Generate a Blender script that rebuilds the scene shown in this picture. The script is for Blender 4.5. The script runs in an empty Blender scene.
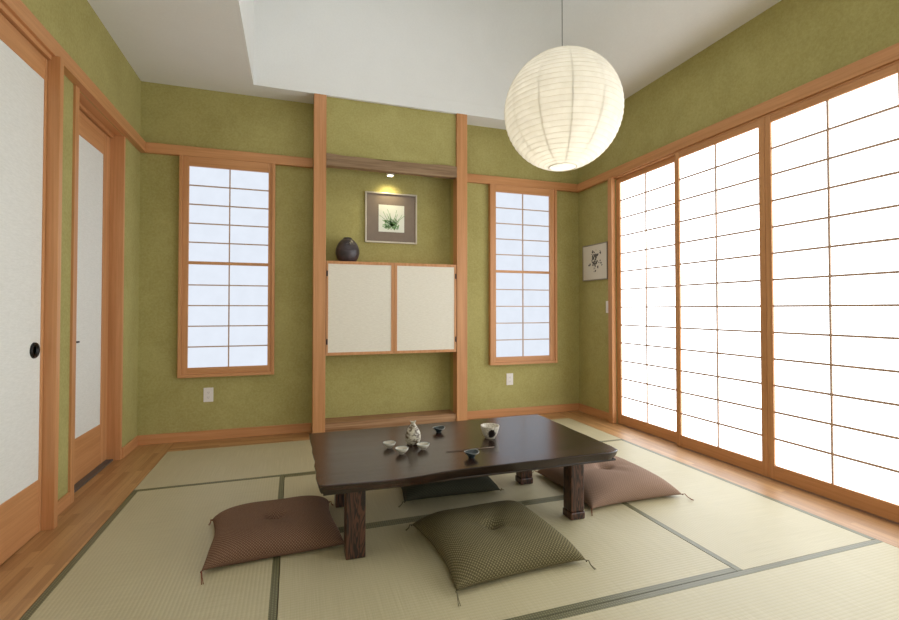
import bpy, bmesh, math, random
from mathutils import Vector, Matrix
C = bpy.context.scene.collection
SC = bpy.context.scene
PI = math.pi

# ------------------------------------------------------------------ camera
CAM_Z = 1.12
F, CX, CY, YAW, PITCH, ROLL = 467.497, 448.857, 301.459, 18.396, 0.989, -0.016
W_, H_ = 899, 620
cd = bpy.data.cameras.new('camera'); cam = bpy.data.objects.new('camera', cd); C.objects.link(cam)
cd.sensor_fit = 'HORIZONTAL'; cd.sensor_width = 36.0
cd.lens = F / W_ * 36.0
cd.shift_x = (W_ / 2 - CX) / W_
cd.shift_y = (CY - H_ / 2) / W_
cd.clip_start = 0.02
y_, p_ = math.radians(YAW), math.radians(PITCH)
fwd = Vector((math.sin(y_) * math.cos(p_), math.cos(y_) * math.cos(p_), math.sin(p_)))
rt = Vector((math.cos(y_), -math.sin(y_), 0)); up = rt.cross(fwd)
M = Matrix((rt, up, -fwd)).transposed().to_4x4(); M.translation = Vector((0, 0, CAM_Z))
cam.matrix_world = M
SC.camera = cam

# ------------------------------------------------------------------ light and exposure
SHOJI_E = 2.75        # daylight on the big paper screens
WINDOW_E = 0.68     # daylight on the two small windows
ROOF_FILL_E = 1.5          # glow of the added, unseen rooflight above the ceiling well
SC.view_settings.view_transform = 'Standard'
SC.view_settings.look = 'None'
SC.view_settings.gamma = 1.0
SC.view_settings.use_curve_mapping = False
SC.view_settings.exposure = 0.53
world = bpy.data.worlds.new('world'); SC.world = world; world.use_nodes = True
world.node_tree.nodes['Background'].inputs[0].default_value = (0.75, 0.85, 1.0, 1)
world.node_tree.nodes['Background'].inputs[1].default_value = 0.3

def area(name, loc, rot, sx, sy, power, col=(1, 1, 1)):
    l = bpy.data.lights.new(name, 'AREA'); l.shape = 'RECTANGLE'; l.size = sx; l.size_y = sy
    l.energy = power; l.color = col
    o = bpy.data.objects.new(name, l); C.objects.link(o); o.location = loc; o.rotation_euler = rot
    return o
# area light added behind the camera to fill the room, no opening there
area('added_fill_light', (0.9, -1.15, 1.5), (math.radians(90), 0, 0), 3.4, 2.2, 20, (0.88, 0.94, 1.0))

# ------------------------------------------------------------------ helpers
def srgb(r, g, b):
    f = lambda c: (c / 255 / 12.92) if c / 255 <= 0.04045 else ((c / 255 + 0.055) / 1.055) ** 2.4
    return (f(r), f(g), f(b), 1)

def mat(name):
    m = bpy.data.materials.new(name); m.use_nodes = True
    nt = m.node_tree; b = nt.nodes['Principled BSDF']
    return m, nt, b

def coords(nt, scale=(1, 1, 1), rot=(0, 0, 0), kind='Object'):
    tc = nt.nodes.new('ShaderNodeTexCoord'); mp = nt.nodes.new('ShaderNodeMapping')
    mp.inputs['Scale'].default_value = scale; mp.inputs['Rotation'].default_value = rot
    nt.links.new(tc.outputs[kind], mp.inputs['Vector'])
    return mp.outputs['Vector']

def noise(nt, vec, scale, detail=4, rough=0.6, dist=0.0):
    n = nt.nodes.new('ShaderNodeTexNoise'); n.inputs['Scale'].default_value = scale
    n.inputs['Detail'].default_value = detail; n.inputs['Roughness'].default_value = rough
    n.inputs['Distortion'].default_value = dist
    nt.links.new(vec, n.inputs['Vector']); return n.outputs['Fac']

def ramp(nt, fac, stops):
    r = nt.nodes.new('ShaderNodeValToRGB'); el = r.color_ramp.elements
    while len(el) < len(stops): el.new(0.5)
    for e, (p, c) in zip(el, stops): e.position = p; e.color = c
    nt.links.new(fac, r.inputs['Fac']); return r.outputs['Color']

def mix(nt, fac, a, b, mode='MIX'):
    m = nt.nodes.new('ShaderNodeMix'); m.data_type = 'RGBA'; m.blend_type = mode
    for s, v in ((m.inputs['Factor'], fac), (m.inputs['A'], a), (m.inputs['B'], b)):
        if hasattr(v, 'links') or hasattr(v, 'is_linked'): nt.links.new(v, s)
        else: s.default_value = v
    return m.outputs['Result']

def math_n(nt, op, a, b=None):
    m = nt.nodes.new('ShaderNodeMath'); m.operation = op
    for i, v in enumerate((a, b)):
        if v is None: continue
        if hasattr(v, 'is_linked'): nt.links.new(v, m.inputs[i])
        else: m.inputs[i].default_value = v
    return m.outputs[0]

def bump(nt, b, h, strength, dist=0.002):
    n = nt.nodes.new('ShaderNodeBump'); n.inputs['Strength'].default_value = strength
    n.inputs['Distance'].default_value = dist
    nt.links.new(h, n.inputs['Height']); nt.links.new(n.outputs['Normal'], b.inputs['Normal'])

def sep(nt, vec):
    s = nt.nodes.new('ShaderNodeSeparateXYZ'); nt.links.new(vec, s.inputs[0]); return s.outputs

def plain(name, col, rough=0.5, metal=0.0, n_amt=0.0, n_scale=20):
    m, nt, b = mat(name)
    b.inputs['Roughness'].default_value = rough; b.inputs['Metallic'].default_value = metal
    v = coords(nt)
    f = noise(nt, v, n_scale)
    d = tuple(c * (1 - n_amt) for c in col[:3]) + (1,)
    e = tuple(min(1, c * (1 + n_amt)) for c in col[:3]) + (1,)
    nt.links.new(ramp(nt, f, [(0.3, d), (0.7, e)]), b.inputs['Base Color'])
    return m

def plaster(name, c1, c2, c3):
    m, nt, b = mat(name); v = coords(nt)
    big = noise(nt, v, 3.0, 5, 0.65, 0.4)
    fine = noise(nt, v, 60, 4, 0.7)
    col = ramp(nt, big, [(0.3, c1), (0.52, c2), (0.75, c3)])
    col = mix(nt, 0.45, col, ramp(nt, fine, [(0.35, c1), (0.65, c3)]))
    nt.links.new(col, b.inputs['Base Color']); b.inputs['Roughness'].default_value = 0.95
    b.inputs['Specular IOR Level'].default_value = 0.1
    bump(nt, b, fine, 0.35, 0.003)
    return m

def wood(name, c_dark, c_mid, c_light, axis='Z', rough=0.45, scale=1.0, bands=0.5, spec=0.4):
    """straight grained timber; the grain runs along one axis"""
    m, nt, b = mat(name)
    s = {'X': (0.6, 22, 22), 'Y': (22, 0.6, 22), 'Z': (22, 22, 0.6)}[axis]
    s = tuple(q * scale for q in s)
    v = coords(nt, s)
    f1 = noise(nt, v, 1.2, 5, 0.6, 0.5)
    f2 = noise(nt, v, 5.0, 3, 0.7)
    col = ramp(nt, f1, [(0.3, c_dark), (0.5, c_mid), (0.72, c_light)])
    col = mix(nt, bands * 0.5, col, ramp(nt, f2, [(0.35, c_dark), (0.65, c_light)]))
    nt.links.new(col, b.inputs['Base Color'])
    b.inputs['Roughness'].default_value = rough
    b.inputs['Specular IOR Level'].default_value = spec
    bump(nt, b, f2, 0.15, 0.001)
    return m

def glow(name, col, strength, var=0.06):
    m, nt, b = mat(name)
    nt.nodes.remove(b)
    e = nt.nodes.new('ShaderNodeEmission'); e.inputs['Strength'].default_value = strength
    v = coords(nt, (1, 1, 1))
    f = noise(nt, v, 7, 5, 0.6)
    lo = tuple(c * (1 - var) for c in col[:3]) + (1,)
    nt.links.new(ramp(nt, f, [(0.3, lo), (0.7, col)]), e.inputs['Color'])
    nt.links.new(e.outputs[0], nt.nodes['Material Output'].inputs['Surface'])
    return m

def obj(name, bm, m=None, parent=None, smooth=False, loc=None):
    me = bpy.data.meshes.new(name)
    bmesh.ops.recalc_face_normals(bm, faces=bm.faces[:])
    bm.to_mesh(me); bm.free()
    if m is not None:
        for q in (m if isinstance(m, (list, tuple)) else [m]): me.materials.append(q)
    if smooth:
        for p in me.polygons: p.use_smooth = True
        if smooth == 'auto':
            try: me.set_sharp_from_angle(angle=math.radians(35))
            except Exception: pass
    o = bpy.data.objects.new(name, me); C.objects.link(o)
    if parent is not None: o.parent = parent
    if loc is not None: o.location = loc
    return o

def bm_box(bm, x0, x1, y0, y1, z0, z1, bev=0.0, mi=0):
    vs = [bm.verts.new(p) for p in ((x0, y0, z0), (x1, y0, z0), (x1, y1, z0), (x0, y1, z0), (x0, y0, z1), (x1, y0, z1), (x1, y1, z1), (x0, y1, z1))]
    fs = [bm.faces.new([vs[i] for i in f]) for f in ((3, 2, 1, 0), (4, 5, 6, 7), (0, 1, 5, 4), (1, 2, 6, 5), (2, 3, 7, 6), (3, 0, 4, 7))]
    for f in fs: f.material_index = mi
    if bev > 0:
        ed = list({e for f in fs for e in f.edges})
        r = bmesh.ops.bevel(bm, geom=ed, offset=bev, segments=2, profile=0.5, affect='EDGES')
        for f in r['faces']: f.material_index = mi
    return vs

def box(name, dims, m, parent=None, bev=0.002):
    bm = bmesh.new(); bm_box(bm, *dims, bev=bev)
    return obj(name, bm, m, parent)

def boxes(name, lst, m, parent=None, bev=0.0):
    bm = bmesh.new()
    for d in lst: bm_box(bm, *d, bev=bev)
    return obj(name, bm, m, parent)

def lathe(bm, prof, n=32, center=(0, 0), mi=0, cap=True):
    rings = []
    for r, z in prof:
        if r < 1e-5: rings.append([bm.verts.new((center[0], center[1], z))])
        else: rings.append([bm.verts.new((center[0] + r * math.cos(2 * PI * i / n), center[1] + r * math.sin(2 * PI * i / n), z)) for i in range(n)])
    for a, b in zip(rings, rings[1:]):
        for i in range(n):
            j = (i + 1) % n
            if len(a) == 1 and len(b) == 1: continue
            if len(a) == 1: f = bm.faces.new((a[0], b[i], b[j]))
            elif len(b) == 1: f = bm.faces.new((a[i], a[j], b[0]))
            else: f = bm.faces.new((a[i], a[j], b[j], b[i]))
            f.material_index = mi

def tube(bm, pts, r, n=8, taper=None):
    pts = [Vector(p) for p in pts]; rings = []
    for i, p in enumerate(pts):
        d = (pts[min(i + 1, len(pts) - 1)] - pts[max(i - 1, 0)]).normalized()
        a = d.cross(Vector((0, 0, 1)));
        if a.length < 1e-3: a = d.cross(Vector((1, 0, 0)))
        a.normalize(); b = d.cross(a)
        rr = r if taper is None else r * taper[i]
        rings.append([bm.verts.new(p + (a * math.cos(2 * PI * k / n) + b * math.sin(2 * PI * k / n)) * rr) for k in range(n)])
    for u, v in zip(rings, rings[1:]):
        for k in range(n): bm.faces.new((u[k], u[(k + 1) % n], v[(k + 1) % n], v[k]))
    bm.faces.new(rings[0][::-1]); bm.faces.new(rings[-1])

def empty(name, loc=(0, 0, 0), rz=0.0):
    o = bpy.data.objects.new(name, None); C.objects.link(o); o.location = loc
    o.rotation_euler = (0, 0, rz); o.empty_display_size = 0.05; return o

def tag(o, label=None, cat=None, group=None, kind=None):
    if label: o['label'] = label
    if cat: o['category'] = cat
    if group: o['group'] = group
    if kind: o['kind'] = kind
    return o

def structure(o): o['kind'] = 'structure'; return o

# ------------------------------------------------------------------ materials
G = plaster('green_clay_plaster', srgb(159, 150, 92), srgb(172, 163, 105), srgb(185, 177, 118))
GH = G
WHITE = plaster('white_ceiling', srgb(230, 230, 227), srgb(233, 233, 230), srgb(236, 236, 233))
cd_, cm_, cl_ = srgb(180, 124, 76), srgb(198, 141, 92), srgb(213, 157, 108)
WZ = wood('fir_vertical', cd_, cm_, cl_, 'Z')
WX = wood('fir_along_back', cd_, cm_, cl_, 'X')
WY = wood('fir_along_side', cd_, cm_, cl_, 'Y')
WLAT = plain('lattice_wood', srgb(190, 160, 138), 0.6, n_amt=0.05)
PAPER_BIG = glow('shoji_paper_backlit', (0.93, 0.965, 1.0, 1), SHOJI_E, 0.02)
PAPER_WIN = glow('window_paper_backlit', (0.84, 0.90, 1.0, 1), WINDOW_E, 0.06)
ROOF_FILL = glow('added_rooflight_glow', (0.93, 0.965, 1.0, 1), ROOF_FILL_E, 0.02)

def paper_mat(name, c1, c2):
    m, nt, b = mat(name); v = coords(nt, (30, 30, 160))
    f = noise(nt, v, 1.0, 5, 0.7)
    nt.links.new(ramp(nt, f, [(0.3, c1), (0.7, c2)]), b.inputs['Base Color'])
    b.inputs['Roughness'].default_value = 0.9
    b.inputs['Specular IOR Level'].default_value = 0.15
    bump(nt, b, f, 0.25, 0.001)
    return m
FUSUMA = paper_mat('sliding_door_cloth', srgb(222, 221, 214), srgb(234, 233, 227))
CABP = paper_mat('cabinet_door_cloth', srgb(224, 217, 200), srgb(238, 232, 217))
BLACK = plain('black_iron', srgb(28, 26, 26), 0.35, 0.6)
DARKGAP = plain('dark_threshold', srgb(92, 84, 78), 0.5)

def tatami_mat(name, along):
    m, nt, b = mat(name)
    v = coords(nt, (1, 1, 1)); s = sep(nt, v)
    long_, cross = (s[0], s[1]) if along == 'X' else (s[1], s[0])
    # rush runs across the mat, warp lines every 1.5 cm along it
    w1 = math_n(nt, 'SINE', math_n(nt, 'MULTIPLY', cross, 2 * PI / 0.016))
    w2 = math_n(nt, 'SINE', math_n(nt, 'MULTIPLY', long_, 2 * PI / 0.006))
    sc = (240, 3, 1) if along == 'X' else (3, 240, 1)
    f = noise(nt, coords(nt, sc), 1.0, 4, 0.7)
    f2 = noise(nt, v, 2.2, 3, 0.6)
    col = ramp(nt, f, [(0.25, srgb(171, 160, 125)), (0.55, srgb(187, 176, 141)), (0.8, srgb(199, 189, 155))])
    col = mix(nt, 0.18, col, ramp(nt, f2, [(0.3, srgb(168, 158, 116)), (0.7, srgb(200, 190, 152))]))
    line = ramp(nt, math_n(nt, 'MULTIPLY_ADD', w1, 0.5), [(0.0, (0.84, 0.84, 0.82, 1)), (0.35, (1, 1, 1, 1))])
    w1n = nt.nodes.new('ShaderNodeMapRange'); w1n.inputs['From Min'].default_value = -1
    nt.links.new(w1, w1n.inputs['Value'])
    line = ramp(nt, w1n.outputs[0], [(0.0, (0.93, 0.925, 0.91, 1)), (0.5, (1, 1, 1, 1))])
    col = mix(nt, 1.0, col, line, 'MULTIPLY')
    nt.links.new(col, b.inputs['Base Color'])
    b.inputs['Roughness'].default_value = 0.5; b.inputs['Specular IOR Level'].default_value = 0.95
    h = math_n(nt, 'ADD', w1, math_n(nt, 'MULTIPLY', w2, 0.4))
    bump(nt, b, h, 0.25, 0.0012)
    return m
TAT_X = tatami_mat('tatami_rush_lengthwise', 'X'); TAT_Y = tatami_mat('tatami_rush_crosswise', 'Y')

def heri_mat():
    m, nt, b = mat('tatami_border_cloth')
    v = coords(nt, (1, 1, 1)); s = sep(nt, v)
    k = 2 * PI / 0.022
    a = math_n(nt, 'SINE', math_n(nt, 'MULTIPLY', math_n(nt, 'ADD', s[0], s[1]), k))
    c = math_n(nt, 'SINE', math_n(nt, 'MULTIPLY', math_n(nt, 'SUBTRACT', s[0], s[1]), k))
    d = math_n(nt, 'MULTIPLY', a, c)
    col = ramp(nt, d, [(0.1, srgb(88, 86, 58)), (0.5, srgb(128, 123, 88))])
    nt.links.new(col, b.inputs['Base Color']); b.inputs['Roughness'].default_value = 0.42
    b.inputs['Specular IOR Level'].default_value = 0.6
    return m
HERI = heri_mat()

def plank_mat(name, along, cols):
    m, nt, b = mat(name)
    br = nt.nodes.new('ShaderNodeTexBrick')
    rot = (0, 0, 0) if along == 'X' else (0, 0, PI / 2)
    v = coords(nt, (1, 1, 1), rot)
    nt.links.new(v, br.inputs['Vector'])
    br.inputs['Scale'].default_value = 1.0
    br.inputs['Brick Width'].default_value = 0.42; br.inputs['Row Height'].default_value = 0.038
    br.inputs['Mortar Size'].default_value = 0.0004; br.inputs['Mortar'].default_value = cols[0]
    br.inputs['Color1'].default_value = cols[1]; br.inputs['Color2'].default_value = cols[2]
    br.offset = 0.37
    sc = (2, 60, 60) if along == 'X' else (60, 2, 60)
    f = noise(nt, coords(nt, sc), 1.0, 4, 0.7)
    col = mix(nt, 0.35, br.outputs['Color'], ramp(nt, f, [(0.3, cols[0]), (0.7, cols[2])]))
    nt.links.new(col, b.inputs['Base Color']); b.inputs['Roughness'].default_value = 0.42
    b.inputs['Specular IOR Level'].default_value = 0.7
    return m
PC = (srgb(120, 82, 44), srgb(158, 112, 66), srgb(198, 152, 100))
PLANK_X = plank_mat('floor_boards_across', 'X', PC); PLANK_Y = plank_mat('floor_boards_lengthwise', 'Y', PC)

# ------------------------------------------------------------------ room shell
XL, XR, D = -1.22, 3.025, 4.496
YF = -1.3
HC = 3.032          # low ceiling
TOP = 4.6
WT = 0.12
# tatami field
TX0, TX1, TY1 = -0.934, 2.707, 4.211
YM = 1.527
TY0 = YM - 0.92
# floor: timber boards round a shallow bed for the mats
bm = bmesh.new()
bm_box(bm, XL - 0.25, TX0 - 0.001, YF, D + 0.05, -0.06, 0.0, mi=1)
bm_box(bm, TX1 + 0.001, XR + 0.12, YF, D + 0.05, -0.06, 0.0, mi=1)
bm_box(bm, TX0 - 0.001, TX1 + 0.001, TY1 + 0.001, D + 0.05, -0.06, 0.0, mi=0)
bm_box(bm, TX0 - 0.001, TX1 + 0.001, YF, TY0 - 0.001, -0.06, 0.0, mi=0)
bm_box(bm, TX0 - 0.001, TX1 + 0.001, TY0 - 0.001, TY1 + 0.001, -0.06, -0.0305, mi=0)
structure(obj('floor', bm, [PLANK_X, PLANK_Y]))

# left wall with the two door recesses
D1Y0, D1Y1 = 1.02, 2.908        # big sliding door
D2Y0, D2Y1 = 3.262, 4.115       # inner door recess
DH = 2.429
bm = bmesh.new()
T2 = 0.24
for d in ((XL - T2, XL, YF, D1Y0, 0, TOP), (XL - T2, XL, D1Y1, D2Y0, 0, DH), (XL - T2, XL, D2Y1, D + .12, 0, DH),
          (XL - T2, XL, D1Y0, D + .12, DH, TOP), (XL - T2, XL - 0.06, D1Y0, D1Y1, 0, DH), (XL - T2, XL - 0.165, D2Y0, D2Y1, 0, DH)):
    bm_box(bm, *d)
structure(obj('wall_left', bm, G))
# back wall (openings for the small windows)
W1 = (-0.862, -0.205, 0.612, 2.362); W2 = (1.99, 2.652, 0.612, 2.368)
bm = bmesh.new()
for d in ((XL, W1[0], D, D + WT, 0, TOP), (W1[0], W1[1], D, D + WT, 0, W1[2]), (W1[0], W1[1], D, D + WT, W1[3], TOP),
          (W1[1], W2[0], D, D + WT, 0, TOP), (W2[0], W2[1], D, D + WT, 0, W2[2]), (W2[0], W2[1], D, D + WT, W2[3], TOP),
          (W2[1], XR + WT, D, D + WT, 0, TOP)):
    bm_box(bm, *d)
structure(obj('wall_back', bm, G))
# right wall with the screen opening
SY0, SY1 = -0.800, 3.862
bm = bmesh.new()
for d in ((XR, XR + WT, SY1, D, 0, TOP), (XR, XR + WT, YF, SY0, 0, TOP), (XR, XR + WT, SY0, SY1, DH, TOP)):
    bm_box(bm, *d)
structure(obj('wall_right', bm, G))
structure(box('wall_front', (XL - T2, XR + WT, YF - WT, YF, 0, TOP), G, bev=0))
# ceiling: low part along the left and the back, well rising above the room, cove down to the right wall
bm = bmesh.new()
TXL, TYB = -0.332, 4.268
bm_box(bm, XL, TXL, YF, D, HC, HC + 0.06)
bm_box(bm, TXL, XR, TYB, D, HC, HC + 0.06)
bm_box(bm, TXL - 0.06, TXL, YF, D, HC + 0.06, TOP)
bm_box(bm, TXL, XR, TYB, TYB + 0.06, HC + 0.06, TOP)
obj_c = obj('ceiling', bm, WHITE); structure(obj_c)
prof = [(3.025, 3.146), (2.95, 3.148), (2.86, 3.153), (2.77, 3.165), (2.69, 3.185), (2.61, 3.22), (2.54, 3.27), (2.47, 3.34), (2.41, 3.43),
        (2.36, 3.54), (2.32, 3.68), (2.29, 3.85), (2.27, 4.05), (2.26, 4.25), (2.25, 4.57)]
bm = bmesh.new(); rows = []
for x, z in prof:
    R_ = max(0.01, min(0.55, (z - 3.16) * 1.3)); row = [(TXL, TYB - .001), (x - R_, TYB - .001)]
    for k in range(1, 13):
        a = PI / 2 * k / 12
        row.append((x - R_ + R_ * math.sin(a), TYB - .001 - R_ + R_ * math.cos(a)))
    row += [(x, 2.0), (x, YF)]
    rows.append([bm.verts.new((px, py, z)) for px, py in row])
for a, b in zip(rows, rows[1:]):
    for i in range(len(a) - 1): bm.faces.new((a[i], a[i + 1], b[i + 1], b[i]))
structure(obj('ceiling_cove', bm, WHITE, smooth=True))
structure(box('ceiling_top', (TXL - .06, 2.30, YF, TYB + .06, 4.56, TOP), WHITE, bev=0))
# rooflight added out of view to brighten the ceiling well and the room
w3 = empty('added_rooflight', (0.55, 1.8, 4.54)); structure(w3)
box('glow_panel', (-0.62, 0.62, -1.4, 1.4, -0.015, -0.005), ROOF_FILL, w3, 0)
boxes('glow_panel_frame', [(-0.67, -0.62, -1.45, 1.45, -0.04, 0.018), (0.62, 0.67, -1.45, 1.45, -0.04, 0.018), (-0.62, 0.62, -1.45, -1.4, -0.04, 0.018), (-0.62, 0.62, 1.4, 1.45, -0.04, 0.018)], WHITE, w3)

# ------------------------------------------------------------------ rails and skirtings
NF_L, NF_B, NF_R = -1.172, 4.462, 2.990
NZ0, NZ1 = 2.429, 2.514
PX0, PX1, QX0, QX1 = 0.164, 0.271, 1.502, 1.610
structure(box('trim_1', (XL, NF_L, YF, D, NZ0, NZ1), WY, bev=0.002))
structure(box('trim_2', (NF_L, PX0, NF_B, D, NZ0, NZ1), WX, bev=0.002))
structure(box('trim_3', (QX1, NF_R, NF_B, D, NZ0, NZ1), WX, bev=0.002))
structure(box('trim_4', (NF_R, XR, YF, D, NZ0, NZ1), WY, bev=0.002))
structure(box('baseboard_left', (XL, XL + 0.014, D2Y1 + 0.012, D, 0, 0.08), WY))
structure(box('baseboard_left_middle', (XL, XL + 0.014, 2.951, D2Y0 - 0.018, 0, 0.075), WY))
structure(box('baseboard_back', (XL + 0.014, PX0, D - 0.014, D, 0, 0.08), WX))
structure(box('baseboard_back_right', (QX1, XR - 0.014, D - 0.014, D, 0, 0.08), WX))
structure(box('baseboard_right', (XR - 0.014, XR, SY1 + 0.065, D, 0, 0.08), WY))
# alcove pillars
structure(box('trim_5', (PX0, PX1, 4.268, 4.382, 0, 3.036), WZ, bev=0.003))
structure(box('trim_6', (QX0, QX1, 4.268, 4.382, 0, 3.036), WZ, bev=0.003))
# alcove: green cheeks behind the pillars, bulkhead over the beam
bm = bmesh.new()
bm_box(bm, PX0 + .012, PX1 - .004, 4.382, D, 0, HC); bm_box(bm, QX0 + .004, QX1 - .012, 4.382, D, 0, HC)
bm_box(bm, PX1, QX0, 4.298, D, 2.512, HC)
bm_box(bm, PX1, QX0, 4.336, D, 2.500, 2.512)
structure(obj('wall_alcove', bm, G))
# door casings on the left wall
structure(box('trim_7', (XL - 0.06, -1.150, 2.910, 2.950, 0, DH), WZ, bev=0.003))
structure(box('trim_8', (XL - 0.085, XL + 0.013, 3.246, D2Y0 + 0.034, 0, DH - .001), WZ, bev=0.002))
structure(box('trim_9', (XL - 0.17, XL + 0.004, D2Y1 - 0.02, D2Y1 + 0.012, 0, DH - .001), WZ, bev=0.002))
structure(box('trim_10', (XL - 0.17, XL - 0.002, D2Y0 + 0.037, D2Y1 - 0.02, DH - 0.004, DH - .001), WY, bev=0))
# casing beside the screens
structure(box('trim_11', (2.978, XR, SY1, SY1 + 0.06, 0, DH), WZ, bev=0.003))
structure(box('trim_12', (2.985, XR, SY0 - 0.06, SY0, 0, DH), WZ, bev=0.003))
structure(box('trim_13', (3.002, XR + .06, SY0, SY1, 2.414, DH - .0005), WY, bev=0.001))   # head track

# ------------------------------------------------------------------ doors on the left wall
def fusuma(name, y0, y1, xf, zb, zt, pz0, pz1, stile_l, stile_r):
    """sliding door; xf = face towards the room"""
    t = 0.035
    o = empty(name, (xf - t / 2, (y0 + y1) / 2, zb)); structure(o)
    h, w, H = t / 2, (y1 - y0) / 2, zt - zb
    box('stile', (-h, h, -w, -w + stile_l, 0, H), WZ, o); box('stile', (-h, h, w - stile_r, w, 0, H), WZ, o)
    box('bottom_panel', (-h + .004, h - .002, -w + stile_l, w - stile_r, 0, pz0 - zb), WY, o)
    box('top_rail', (-h, h - .002, -w + stile_l, w - stile_r, pz1 - zb, H), WY, o)
    box('cloth_panel', (-h + .004, h - .006, -w + stile_l, w - stile_r, pz0 - zb, pz1 - zb), FUSUMA, o, 0)
    return o, h, w
d1, h1, w1 = fusuma('door_1', D1Y0, 2.907, -1.203, 0.004, 2.400, 0.268, 2.289, 0.03, 0.020)
bm = bmesh.new()
lathe(bm, [(0.0, 0.0), (0.022, 0.0), (0.026, 0.003), (0.030, 0.009), (0.035, 0.010), (0.039, 0.006), (0.040, 0.0)], 28)
bmesh.ops.rotate(bm, verts=bm.verts, matrix=Matrix.Rotation(PI / 2, 3, 'Y'))
tag(obj('finger_pull', bm, BLACK, d1, True, (h1 - .006, 2.828 - (D1Y0 + 2.907) / 2, 0.915)), 'round black iron finger pull')
structure(box('trim_14', (XL - 0.05, -1.188, D1Y0, 2.908, 2.404, DH - .0005), WY, bev=0.001))
d2, h2, w2 = fusuma('door_2', D2Y0 + 0.038, D2Y1 - 0.022, -1.303, 0.014, 2.400, 0.300, 2.240, 0.10, 0.118)
box('handle', (h2, h2 + 0.012, -0.03, 0.03, -0.006, 0.006), BLACK, d2, 0.002).location = (0, -w2 + 0.245, 0.914 - 0.014)
structure(box('trim_15', (-1.38, -1.262, D2Y0 + .037, D2Y1 - .022, 0, 0.012), DARKGAP, bev=0.001))
structure(box('trim_16', (-1.302, -1.282, D2Y0 + .038, D2Y1 - .022, 2.402, 2.424), WY, bev=0.001))

# ------------------------------------------------------------------ paper screens on the right wall
def shoji(name, y0, y1, xf, zb=0.006, zt=2.412, pz0=0.098, pz1=2.362, st=0.042, rows=13, cols=2):
    t = 0.03
    o = empty(name, (xf + t / 2, (y0 + y1) / 2, zb)); structure(o)
    h, w, H = t / 2, (y1 - y0) / 2, zt - zb
    box('stile', (-h, h, -w, -w + st, 0, H), WZ, o); box('stile', (-h, h, w - st, w, 0, H), WZ, o)
    box('bottom_rail', (-h + .002, h, -w + st, w - st, 0, pz0 - zb), WY, o)
    box('top_rail', (-h + .002, h, -w + st, w - st, pz1 - zb, H), WY, o)
    bars = []
    for k in range(1, rows):
        z = pz0 - zb + (pz1 - pz0) * k / rows
        bars.append((-h + .006, -h + .014, -w + st, w - st, z - .0065, z + .0065))
    for k in range(1, cols):
        y = -w + st + 2 * (w - st) * k / cols
        bars.append((-h + .005, -h + .015, y - .0055, y + .0055, pz0 - zb, pz1 - zb))
    boxes('lattice', bars, WLAT, o)
    box('paper', (-h + .0155, -h + .0175, -w + st, w - st, pz0 - zb, pz1 - zb), PAPER_BIG, o, 0)
    return o
shoji('door_3', 3.060, 3.860, 3.032, st=0.055)
shoji('door_4', 2.295, 3.072, 2.996)
shoji('door_5', 1.520, 2.293, 2.996)
shoji('added_screen_1', 0.747, 1.532, 3.032)  # this screen and the next two are added out of view for side light
shoji('added_screen_2', -0.026, 0.759, 2.996)
shoji('added_screen_3', -0.799, -0.014, 3.032)

# ------------------------------------------------------------------ small windows
def small_window(name, win, cx0, cx1, cz0, cz1):
    x0, x1, z0, z1 = win
    o = empty(name, ((x0 + x1) / 2, D, z0)); structure(o)
    ox = (x0 + x1) / 2
    a0, a1, b0, b1 = cx0 - ox, cx1 - ox, cz0 - z0, cz1 - z0
    u0, u1, H = x0 - ox, x1 - ox, z1 - z0
    yf = -0.05
    # outer casing standing proud of the wall
    cw = 0.026
    box('casing', (a0, a0 + cw, yf, 0.0, b0, b1), WZ, o); box('casing', (a1 - cw, a1, yf, 0.0, b0, b1), WZ, o)
    box('casing', (a0 + cw, a1 - cw, yf, 0.0, b0, b0 + cw), WX, o)
    # inner sash
    ys = -0.036
    box('stile', (a0 + cw, u0 + .012, ys, 0.0, b0 + cw, b1), WZ, o); box('stile', (u1 - .012, a1 - cw, ys, 0.0, b0 + cw, b1), WZ, o)
    box('bottom_rail', (u0 + .012, u1 - .012, ys, 0.0, b0 + cw, .012), WX, o); box('top_rail', (u0 + .012, u1 - .012, ys, 0.0, H - .014, b1), WX, o)
    mid = 1.520 - z0
    box('meeting_rail', (u0 + .012, u1 - .012, ys + .006, 0.0, mid - .013, mid + .013), WX, o)
    bars = []
    for lo_, hi_ in ((.012, mid - .013), (mid + .013, H - .014)):
        for k in range(1, 5):
            z = lo_ + (hi_ - lo_) * k / 5
            bars.append((u0 + .012, u1 - .012, -.022, -.012, z - .005, z + .005))
        bars.append((-.005, .005, -.0225, -.0115, lo_, hi_))
    boxes('lattice', bars, WLAT, o)
    box('paper', (u0 + .001, u1 - .001, -.0112, -.009, .001, H - .001), PAPER_WIN, o, 0)
    return o
small_window('window_1', W1, -0.921, -0.160, 0.543, 2.428)
small_window('window_2', W2, 1.932, 2.722, 0.543, 2.428)

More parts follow.
